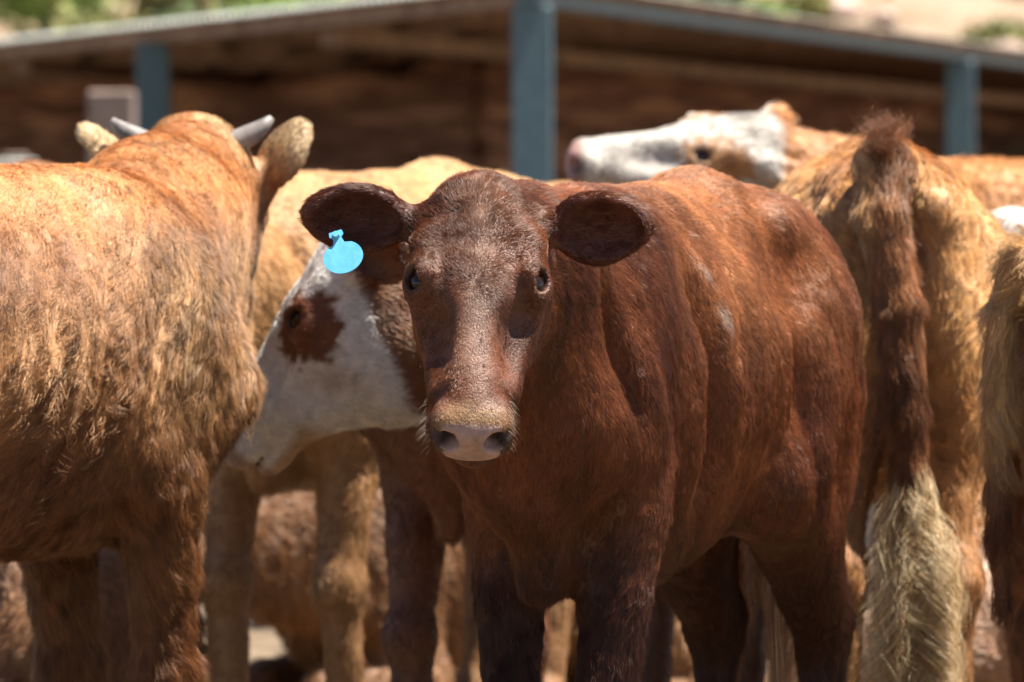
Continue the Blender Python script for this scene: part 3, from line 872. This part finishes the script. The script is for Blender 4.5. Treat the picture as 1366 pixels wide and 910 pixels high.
# low pale rail fence seen at both edges of the picture
def rail(name, label, x0, x1, y, z, n):
    root = bpy.data.objects.new(name, None); link(root); root.location = ((x0 + x1) / 2, y, 0)
    for i in range(n):
        bm = bmesh.new(); X_ = x0 + (x1 - x0) * i / (n - 1) - (x0 + x1) / 2
        box_bm(bm, X_ - .05, X_ + .05, .045, .145, -.05, z + .02, None, bev=.006); bm_obj('post', bm, GREYP, root)
    for k in range(3):
        bm = bmesh.new(); zz = z - .07 - k * .36
        box_bm(bm, x0 - (x0 + x1) / 2 - .1, x1 - (x0 + x1) / 2 + .1, -.02, .04, zz - .06, zz + .06, None, bev=.004); bm_obj('rail', bm, ZINC, root)
    tag(root, label, 'fence', 'pale rail fences')
rail('rail_fence', 'low pale rail fence at the right behind the orange back', 2.25, 4.6, 27.2, wz(244, 27.2), 4)
rail('rail_fence', 'low pale rail fence at the far left behind the tan shoulder', -4.8, -2.25, 27.0, wz(210, 27.0), 4)

# hill behind
def hz(x, y):
    P = np.stack([np.atleast_1d(x), np.atleast_1d(y), np.zeros(np.size(x))], 1).astype(float)
    t = np.clip((P[:, 1] - 48) / 60, 0, 3)
    return -.05 + 13 * t ** 1.2 + (1.2 * fbm(P, .07, 3, 3) + .25 * fbm(P, .6, 8, 3)) * np.clip(t * 4, 0, 1)
def make_hill():
    xs = np.linspace(-70, 70, 220); ys = np.concatenate([np.linspace(47, 95, 110), np.linspace(96, 230, 40)])
    Xg, Yg = np.meshgrid(xs, ys, indexing='ij')
    P = np.stack([Xg.ravel(), Yg.ravel(), hz(Xg.ravel(), Yg.ravel())], 1)
    n = len(ys); i = (np.arange(len(xs) - 1)[:, None] * n + np.arange(n - 1)[None]).ravel()
    Q = np.stack([i, i + n, i + n + 1, i + 1], 1)
    m = noise_mat('hill_soil', (.15, .10, .055), (.30, .21, .145), scale=.9, rough=.95, bump=.6, bscale=3, c3=(.22, .155, .10), bdist=.2)
    o = mesh_obj('hill', P, Q, m); tag(o, kind='structure')
    # sage and dry grass tufts
    rng = np.random.default_rng(3); vs_, fs_ = [], []
    n = 9000
    x = rng.uniform(-9, 9, n); y = rng.uniform(50, 78, n); z = hz(x, y); a = rng.random(n) * 6.28
    r = .10 + .22 * rng.random(n)
    c = np.stack([x, y, z], 1)
    dx = np.stack([np.cos(a), np.sin(a), np.zeros(n)], 1) * (r * .25)[:, None]
    tip = c + np.stack([rng.normal(0, .08, n), rng.normal(0, .08, n), r * 1.6], 1)
    Pt = np.stack([c - dx, c + dx, tip], 1).reshape(-1, 3)
    keep = fbm(c, .3, 12, 2) > -.15
    Pt = Pt.reshape(-1, 3, 3)[keep].reshape(-1, 3)
    m2 = noise_mat('dry_grass', (.16, .17, .05), (.42, .34, .17), scale=.6, rough=.9, bump=0)
    o = mesh_obj('dry_grass', Pt, np.arange(len(Pt)).reshape(-1, 3), m2); tag(o, 'dry grass tufts covering the hillside', 'grass', kind='stuff')
make_hill()
LEAFM = [noise_mat('leaf_green', (.10, .17, .03), (.28, .36, .08), scale=3, rough=.6, bump=0),
         noise_mat('leaf_sage', (.10, .14, .05), (.22, .26, .11), scale=3, rough=.7, bump=0)]
LEAFM.append(noise_mat('leaf_olive', (.10, .11, .03), (.30, .27, .09), scale=3, rough=.7, bump=0))
BARK = noise_mat('twig_bark', (.06, .045, .03), (.15, .11, .08), scale=8, rough=.9, bump=.3)
def shrub(x, y, r, h, mat, label, group, seed):
    rng = np.random.default_rng(seed); n = 2600
    root = bpy.data.objects.new('shrub', None); link(root)
    z = float(hz(x, y)[0]); root.location = (x, y, z)
    bm = bmesh.new()
    tips = []
    for k in range(9):
        a = rng.random() * 6.28; e = rng.uniform(.3, .95) * r
        b_ = Vector((math.cos(a) * e, math.sin(a) * e, h * rng.uniform(.5, .95))); tips.append(V(*b_))
        prev = []
        for (p, rr) in ((Vector((0, 0, -.1)), .05), (b_ * .45 + Vector((0, 0, .1)), .03), (b_, .012)):
            cur = [bm.verts.new(p + Vector((math.cos(t) * rr, math.sin(t) * rr, 0))) for t in (0, 1.57, 3.14, 4.71)]
            for t in range(4) if prev else []: bm.faces.new((prev[t], prev[(t + 1) % 4], cur[(t + 1) % 4], cur[t]))
            prev = cur
    bm_obj('stem', bm, BARK, root)
    tips = np.array(tips)
    ci = rng.integers(0, 9, n)
    c = tips[ci] + rng.standard_normal((n, 3)) * V(r * .28, r * .28, h * .16)
    c[:, 2] = np.abs(c[:, 2])
    a = nrm(rng.standard_normal((n, 3))); b_ = nrm(np.cross(a, rng.standard_normal((n, 3)))); sz = (.035 + .05 * rng.random(n))[:, None]
    Pq = np.stack([c - a * sz, c + b_ * sz * .5, c + a * sz, c - b_ * sz * .5], 1).reshape(-1, 3)
    mesh_obj('foliage', Pq, np.arange(len(Pq)).reshape(-1, 4), mat, root, smooth=False)
    tag(root, label, 'shrub', group)
rs = random.Random(4)
for i in range(17):
    px = rs.uniform(-60, 520); py = rs.uniform(-30, 62)
    # stand them on the slope, spread over its depth
    y = 56 + .75 * i + rs.uniform(-.4, .4)
    shrub((-5.3 + 3.9 * ((i * .618) % 1)) * (y / 60), y, rs.uniform(.35, .75), rs.uniform(.45, 1.0), LEAFM[(0, 0, 2, 0, 1)[i % 5]], 'green shrub on the slope above the left end of the shed roof', 'green shrubs on the left slope', 100 + i)
for i in range(16):
    y = 56 + .75 * i
    shrub(rs.uniform(.8, 5.0) * y / 60, y, rs.uniform(.25, .45), rs.uniform(.3, .55), LEAFM[i % 3], 'small sage shrub on the pale slope above the right end of the shed roof', 'sage shrubs on the right slope', 200 + i)
ROCK = noise_mat('hill_rock', (.24, .16, .12), (.42, .31, .26), scale=2, rough=.9, bump=.6, bscale=9, bdist=.05)
for i in range(22):
    y = 56 + .6 * i; x = rs.uniform(.4, 5.4) * y / 60
    bm = bmesh.new(); bmesh.ops.create_icosphere(bm, subdivisions=3, radius=1)
    P = np.array([v.co[:] for v in bm.verts]); d = 1 + .35 * fbm(P, 1.4, i, 3)
    r_ = rs.uniform(.12, .30)
    for v, k in zip(bm.verts, d): v.co = Vector((v.co.x * k * r_ * 1.3, v.co.y * k * r_, v.co.z * k * r_ * .75))
    o = bm_obj('boulder', bm, ROCK, None, True); o.location = (x, y, float(hz(x, y)[0]) + .1)
    tag(o, 'pinkish boulder half sunk in the dry slope above the shed roof', 'boulder', 'boulders on the slope')
print('setting', round(time.time() - T0, 1))

# ------------------------------------------------------------------ the herd
import os
ONLY = None
def want(k): return ONLY is None or k in ONLY

# 1. the calf that looks at the camera
if want('hero'):
    h = .985
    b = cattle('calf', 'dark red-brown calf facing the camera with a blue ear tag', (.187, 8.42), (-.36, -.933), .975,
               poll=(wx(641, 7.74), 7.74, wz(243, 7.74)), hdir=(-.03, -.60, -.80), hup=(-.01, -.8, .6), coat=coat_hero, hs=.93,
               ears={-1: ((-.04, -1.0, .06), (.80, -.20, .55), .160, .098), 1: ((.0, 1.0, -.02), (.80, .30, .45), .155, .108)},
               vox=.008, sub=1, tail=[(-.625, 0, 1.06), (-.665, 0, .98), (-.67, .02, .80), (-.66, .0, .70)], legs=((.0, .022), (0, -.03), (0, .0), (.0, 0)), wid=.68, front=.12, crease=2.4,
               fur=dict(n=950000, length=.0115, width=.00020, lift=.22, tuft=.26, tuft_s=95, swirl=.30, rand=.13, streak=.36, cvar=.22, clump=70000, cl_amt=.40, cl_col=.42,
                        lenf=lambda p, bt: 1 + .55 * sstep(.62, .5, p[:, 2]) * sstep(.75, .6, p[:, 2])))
    def c1(P, rng): return np.array([V(.30, .15, .08), V(.16, .055, .025), V(.42, .27, .17)])[rng.integers(0, 3, len(P))]
    locks(b, 'tail_switch', [(-.66, .0, .76), (-.66, .0, .70), (-.66, .0, .64)], 5200, .36, .028, .00028, c1, wave=.006, seed=3)
    # whiskers round the muzzle
    rng = np.random.default_rng(1); H, D = b.H, b.D
    n = 80; s_ = rng.choice([-1, 1], n); ff = .335 + .06 * rng.random(n); uu = -.06 - .07 * rng.random(n)
    r0 = np.array([H(ff[i], s_[i] * (.055 - .25 * max(0, -uu[i] - .10)) , uu[i]) for i in range(n)])
    d = np.array([D(.25 + .4 * rng.random(), s_[i] * (1 + .2 * rng.standard_normal()), -.35 + .3 * rng.standard_normal()) for i in range(n)])
    t = np.linspace(0, 1, 5)[None, :, None]
    S = r0[:, None] + nrm(d)[:, None] * t * (.006 + .012 * rng.random(n))[:, None, None] + V(0, 0, -.006) * t ** 2
    strands('whiskers', S, .00014, FUR, b.root, np.tile(V(.55, .42, .30), (n, 1)))
    # eyelashes
    L_ = []
    for y in (-1, 1):
        for i in range(26):
            q = rng.random(); base = H(.134 + .034 * q, y * (.076 + .006 * math.sin(q * 3.14)), -.012)
            dd = nrm(D(.0 + .5 * q, y * .6, .8 + .2 * rng.random()))
            L_.append(base + np.linspace(0, 1, 5)[:, None] * dd * (.008 + .006 * rng.random()) + V(0, 0, -.006) * (np.linspace(0, 1, 5)[:, None] ** 2))
    strands('eyelashes', np.array(L_), .00015, FUR, b.root, np.tile(V(.02, .01, .008), (len(L_), 1)))
    # ear tag
    B, a, ww, nn, Lh, Wh = b.ears[0]
    bm = bmesh.new(); pts = []
    for k in range(28):
        t = k / 28 * 2 * math.pi
        pts.append((.0262 * math.sin(t), -.028 - .0225 * math.cos(t) * 1.0))
    out = []
    for (x, z) in pts:
        if z > -.0125 and abs(x) < .012: continue
        out.append((x, z))
    # start after the neck: rebuild in order with a neck and head
    out = sorted(out, key=lambda p: math.atan2(p[0], -(p[1] + .028)))
    out = out + [(.0075, -.008), (.0055, .0), (.0095, .004), (.0085, .010), (-.0085, .010), (-.0095, .004), (-.0055, .0), (-.0075, -.008)]
    f_ = [bm.verts.new((x, -.0009, z)) for x, z in out]; g_ = [bm.verts.new((x, .0009, z)) for x, z in out]
    bm.faces.new(f_); bm.faces.new(g_[::-1])
    for k in range(len(out)): bm.faces.new((f_[k], g_[k], g_[(k + 1) % len(out)], f_[(k + 1) % len(out)])[::-1])
    bmesh.ops.recalc_face_normals(bm, faces=bm.faces)
    tg = bm_obj('ear_tag', bm, TAGM, b.root)
    wt = V(wx(450, 7.715), 7.715, wz(318, 7.715))
    tg.location = Vector(b.Rw @ (wt - b.O))
    yaw = -b.root.rotation_euler.z
    tg.rotation_euler = (Matrix.Rotation(yaw, 3, 'Z') @ Matrix.Rotation(R(-18), 3, 'Y') @ Matrix.Rotation(R(-24), 3, 'X')).to_euler()
    tag(tg, 'blue plastic ear tag')
    bm = bmesh.new(); bmesh.ops.create_cone(bm, cap_ends=True, segments=14, radius1=.0055, radius2=.004, depth=.008, matrix=Matrix.Rotation(R(90), 4, 'X'))
    st = bm_obj('ear_tag_stud', bm, TAGM, tg); st.location = (0, -.003, .004)

# 2. shaggy tan heifer on the left, walking away
if want('left'):
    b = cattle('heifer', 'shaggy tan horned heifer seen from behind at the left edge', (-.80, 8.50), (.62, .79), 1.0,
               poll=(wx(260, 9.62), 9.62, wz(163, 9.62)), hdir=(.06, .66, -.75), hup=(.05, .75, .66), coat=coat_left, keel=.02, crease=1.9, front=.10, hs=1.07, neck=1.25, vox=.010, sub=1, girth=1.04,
               ears={-1: ((-.62, -.56, .50), (.9, -.5, .1), .130, .100, (.085, -.082, -.075)), 1: ((-.50, .62, .50), (.5, .8, -.1), .125, .075, (.075, .080, -.07))},
               horns=[(.0, .058, -.050), (-.010, .086, -.038), (-.018, .100, -.030), (-.026, .110, -.022)],
               fur=dict(n=700000, length=.0165, width=.00024, lift=.26, tuft=.34, tuft_s=75, swirl=.42, rand=.16, streak=.38, cvar=.25, clump=60000, cl_amt=.42, curl=.06,
                        lenf=lambda p, bt: .50 + 1.0 * sstep(.05, .30, p[:, 0]) * sstep(1.05, .90, p[:, 2]) + .3 * sstep(.8, .6, p[:, 2])))

    grow(b, 6500, length=.026, width=.00028, lift=.40, tuft=.8, tuft_s=90, swirl=.9, clump=650, cl_amt=.88, curl=.25, cl_col=.7, rng=np.random.default_rng(77), name='loose_tufts',
         sel=lambda c, bt: sstep(-.5, -.2, c[:, 0]) * sstep(1.08, .9, c[:, 2]) * sstep(.55, .65, c[:, 2]) * (.15 + sstep(.0, .3, vnoise(c, 9, 8))), colf=lambda cc, p, bt, rg: cc * .6 + V(.20, .115, .055))
# 3. pale tan animal in the middle distance, facing left
if want('pale'):
    cattle('cow', 'pale tan cow behind the red calf, its back showing above the calf\'s tagged ear', (-.24, 11.09), (-.48, -.88), 1.0,
           poll=(-.66, 10.30, .98), hdir=(-.6, -.35, -.75), hup=(-.6, -.3, .7), coat=coat_tan((.42, .21, .08), (.60, .36, .16), leg=(.21, .095, .038), seed=21, legz=(.75, .5)), vox=.014,
           legs=((.05, 0), (-.02, 0), (0, 0), (.08, 0)), crease=1.8,
           fur=dict(n=110000, length=.015, width=.0005, lift=.2, tuft=.3, streak=.3))

def throat(S, H, D, h_):
    S.rc(H(.26, 0, -.12), H(.15, 0, -.215), .042 * h_, .055 * h_, k=.05, flow=D(-.3, 0, -1), ln=1)
    S.rc(H(.15, 0, -.205), H(.0, 0, -.245), .055 * h_, .070, k=.05, flow=D(-.3, 0, -1), ln=1)
# 4. white-faced calf facing left
if want('white'):
    cattle('calf', 'white-faced calf with a brown eye patch, its head left of the red calf\'s muzzle', (.09, 10.12), (-.48, -.88), .93,
           poll=(wx(462, 9.15), 9.15, wz(300, 9.15)), hdir=(-.56, .12, -.75), hup=(-.80, .0, .5),
           coat=coat_whiteface((.10, .032, .014), (.18, .065, .026), (.15, .05, .02), chin=(.44, .28, .16), eyepatch=(.152, -.052, .060, .052), white=(.66, .62, .57), nx=(.005, .62), legs=(.13, .05, .022)), hs=.99, detail=throat, keel=.05, legs=((.08, .02), (.02, 0), (0, 0), (0, 0)), vox=.010,
           ears={-1: ((-.6, -1.0, -.2), (.8, -.2, .3), .14, .09), 1: ((-.9, .9, -.5), (.6, .2, .3), .13, .09)},
           fur=dict(n=120000, length=.014, width=.00042, lift=.22, tuft=.35, streak=.2, cvar=.15))

# 5. upturned white face behind the hero's back
if want('up'):
    cattle('cow', 'orange cow with a raised white face showing over the red calf\'s back', (1.22, 12.15), (-.985, .17), 1.03,
           poll=(wx(1030, 12), 12.0, wz(166, 12)), hdir=(-1, -.12, -.04), hup=(-.06, -.42, .9),
           coat=coat_whiteface((.42, .18, .06), (.56, .27, .10), (.34, .17, .07), seed=9, eyepatch=(.120, -.045, .070, .045), nx=(-.01, .10), white=(.47, .42, .36)), hs=1.02, vox=.014,
           ears={-1: ((-.7, -.7, -.1), (.5, -.8, .1), .14, .09), 1: ((-1.0, .55, -.12), (.1, .5, .9), .20, .085)},
           fur=dict(n=70000, length=.018, width=.0007, lift=.25, tuft=.4, streak=.25))

# 6. tan animal seen from behind, right of the hero
def coat6(X):
    P = X['P']; c = coat_tan((.32, .135, .045), (.54, .28, .10), leg=(.28, .13, .05), seed=31, legz=(.75, .5))(X)
    t = sstep(-.625, -.655, P[:, 0]) * sstep(.06, .045, np.abs(P[:, 1])) * sstep(.30, .5, P[:, 2])
    c = mix(c, base_mix(X, (.10, .035, .014), (.28, .11, .04), 14, 66, 1.3), t * .92)
    i = sstep(.05, .02, np.abs(P[:, 1])) * (P[:, 0] > -.64) * (P[:, 0] < -.5) * sstep(1.02, .95, P[:, 2])
    return mix(c, np.tile(V(.22, .11, .075), (len(c), 1)), i * .7)
if want('rump'):
    b = cattle('cow', 'tan cow seen straight from behind with a thick tail and blond switch', (.595, 10.10), (-.03, 1.0), 1.03, wid=.70,
               poll=(.50, 11.35, .95), hdir=(-.2, .6, -.75), hup=(-.1, .75, .6), coat=coat6, tail_r=[.040, .042, .038, .034, .030, .024, .016], vox=.010, sub=1,
               hip_drop=-.02, thigh=.012,
               tail=[(-.63, .025, 1.09), (-.675, .030, 1.02), (-.69, .008, .88), (-.695, -.005, .72), (-.69, -.01, .55), (-.69, -.015, .42)],
               fur=dict(n=260000, length=.014, width=.00036, lift=.24, tuft=.32, tuft_s=60, streak=.34, cvar=.22, clump=6000, cl_amt=.5,
                        lenf=lambda p, bt: 1 + .5 * (p[:, 0] < -.64)))
    def c6(P, rng): return np.array([V(.56, .38, .18), V(.26, .14, .06), V(.78, .62, .38)])[rng.integers(0, 3, len(P))]
    locks(b, 'tail_switch', [(-.70, -.01, z) for z in (.66, .62, .56, .50, .44, .38)], 8000, .31, .026, .00042, c6, wave=.030, seed=8, ng=48, jit=.0035)
    def c7(P, rng): return np.array([V(.13, .05, .025), V(.30, .12, .045), V(.20, .08, .035)])[rng.integers(0, 3, len(P))]
    locks(b, 'tail_hair', [(-.64, .03, 1.13), (-.66, .03, 1.11), (-.62, .025, 1.135)], 900, .045, .016, .0003, c7, wave=.006, seed=9, down=(-.5, .1, .8))

# 7. shaggy animal cut by the right edge
if want('edge'):
    cattle('heifer', 'shaggy tan heifer with dark red legs cut off by the right edge', (1.335, 8.95), (.97, .10), .92,
           poll=(2.2, 9.0, 1.1), hdir=(.7, .1, -.6), hup=(.6, .1, .7), coat=coat_tan((.42, .22, .08), (.62, .40, .18), leg=(.14, .048, .02), seed=41, legz=(.86, .66), belly=.95), vox=.012, sub=1,
           fur=dict(n=120000, length=.030, width=.0004, lift=.34, tuft=.55, tuft_s=34, streak=.3, clump=3500, cl_amt=.7))

# 8. brown back with a white stripe at the right edge
if want('stripe'):
    def coat8(X):
        P = X['P']; c = base_mix(X, (.20, .07, .03), (.38, .16, .07), 6, 51, 1.0)
        return mix(c, np.tile(V(.68, .60, .52), (len(c), 1)), sstep(1.015, 1.045, P[:, 2] + .02 * fbm(P, 6, 3, 2) + .1 * sstep(-.5, -.62, P[:, 0])))
    cattle('cow', 'brown cow with a white stripe along its back at the right edge', (1.42, 10.15), (.97, .22), .96,
           poll=(2.3, 10.5, 1.0), hdir=(.7, .1, -.6), hup=(.6, .1, .7), coat=coat8, vox=.014,
           fur=dict(n=60000, length=.018, width=.0006, lift=.22, streak=.3))

# 9. resting calves beyond the legs
if want('rest'):
    cattle('calf', 'fuzzy tan calf lying down behind the red calf\'s forelegs', (-.02, 12.9, -.545), (-.86, -.5), .98,
           poll=(-.74, 12.2, .50), hdir=(-.5, -.2, -.8), hup=(-.7, -.2, .5), coat=coat_tan((.17, .075, .03), (.36, .19, .09), leg=(.15, .07, .03), seed=61), vox=.016, lying=True, hooves=False,
           tail=[(-.64, 0, .98), (-.67, .02, .85), (-.66, .05, .72), (-.60, .10, .62)],
           fur=dict(n=60000, length=.022, width=.0008, lift=.3, tuft=.5, streak=.3))
    cattle('calf', 'grey-tan calf lying down behind the blond tail switch', (1.40, 11.45, -.60), (-.95, -.2), .92,
           poll=(.75, 11.2, .40), hdir=(-.5, -.2, -.8), hup=(-.7, -.2, .5), coat=coat_tan((.30, .16, .09), (.50, .33, .22), leg=(.3, .2, .14), seed=62), vox=.018, lying=True, hooves=False,
           tail=[(-.64, 0, .98), (-.67, .02, .85), (-.66, .05, .72), (-.60, .10, .62)],
           fur=dict(n=25000, length=.02, width=.001, lift=.3))
    cattle('calf', 'brown calf lying down behind the shaggy horned heifer\'s forelegs', (-1.20, 11.05, -.575), (-.9, .3), .98,
           poll=(-1.95, 11.4, .42), hdir=(-.5, -.2, -.8), hup=(-.7, -.2, .5), coat=coat_tan((.13, .055, .022), (.30, .15, .07), leg=(.15, .07, .03), seed=63), vox=.016, lying=True, hooves=False,
           tail=[(-.64, 0, .98), (-.67, .02, .85), (-.66, .05, .72), (-.60, .10, .62)],
           fur=dict(n=50000, length=.02, width=.0008, lift=.3, tuft=.4, streak=.3))
# 10. standing animals farther back, of which mostly legs show
if want('far'):
    spots = [('red cow with pale stockings standing far back between the tan heifer\'s legs', (-1.35, 13.6), (-.97, .2), (.16, .06, .03), (.30, .12, .05), (.60, .52, .44), (-2.2, 13.7, 1.0), (-.7, .1, -.6)),
             ('tan cow with white stockings standing far back behind the red calf', (.62, 14.3), (.96, .25), (.34, .15, .06), (.50, .26, .11), (.62, .54, .46), (1.45, 14.6, .9), (.7, .1, -.7)),
             ('brown cow standing far back below the white-faced calf\'s jaw', (-.55, 15.6), (.9, -.35), (.15, .06, .03), (.27, .12, .06), (.42, .22, .14), (.3, 15.2, .8), (.6, -.2, -.8)),
             ('russet cow standing far back between the shaggy heifer\'s forelegs and the pale cow', (-1.15, 12.0), (-.9, .4), (.22, .085, .03), (.38, .18, .07), (.45, .28, .17), (-1.95, 12.3, .9), (-.7, .2, -.7)),
             ('dark red heifer standing far back behind the shaggy heifer at the right', (1.75, 13.4), (-.8, -.5), (.14, .05, .02), (.26, .10, .04), (.5, .4, .33), (1.1, 12.9, .75), (-.5, -.3, -.8))]
    for i, (lb, loc, fw, a_, b_, lg, pl, hd) in enumerate(spots):
        cattle('cow', lb, loc, fw, 1.0, poll=pl, hdir=hd, hup=(hd[0], hd[1], .7), coat=coat_tan(a_, b_, leg=lg, seed=70 + i, belly=1.0, legz=(.42, .30)), vox=.018,
               legs=((.08, 0), (-.05, 0), (-.04, 0), (.08, 0)), fur=dict(n=16000, length=.016, width=.0012, lift=.2))
print('scene ready', round(time.time() - T0, 1))
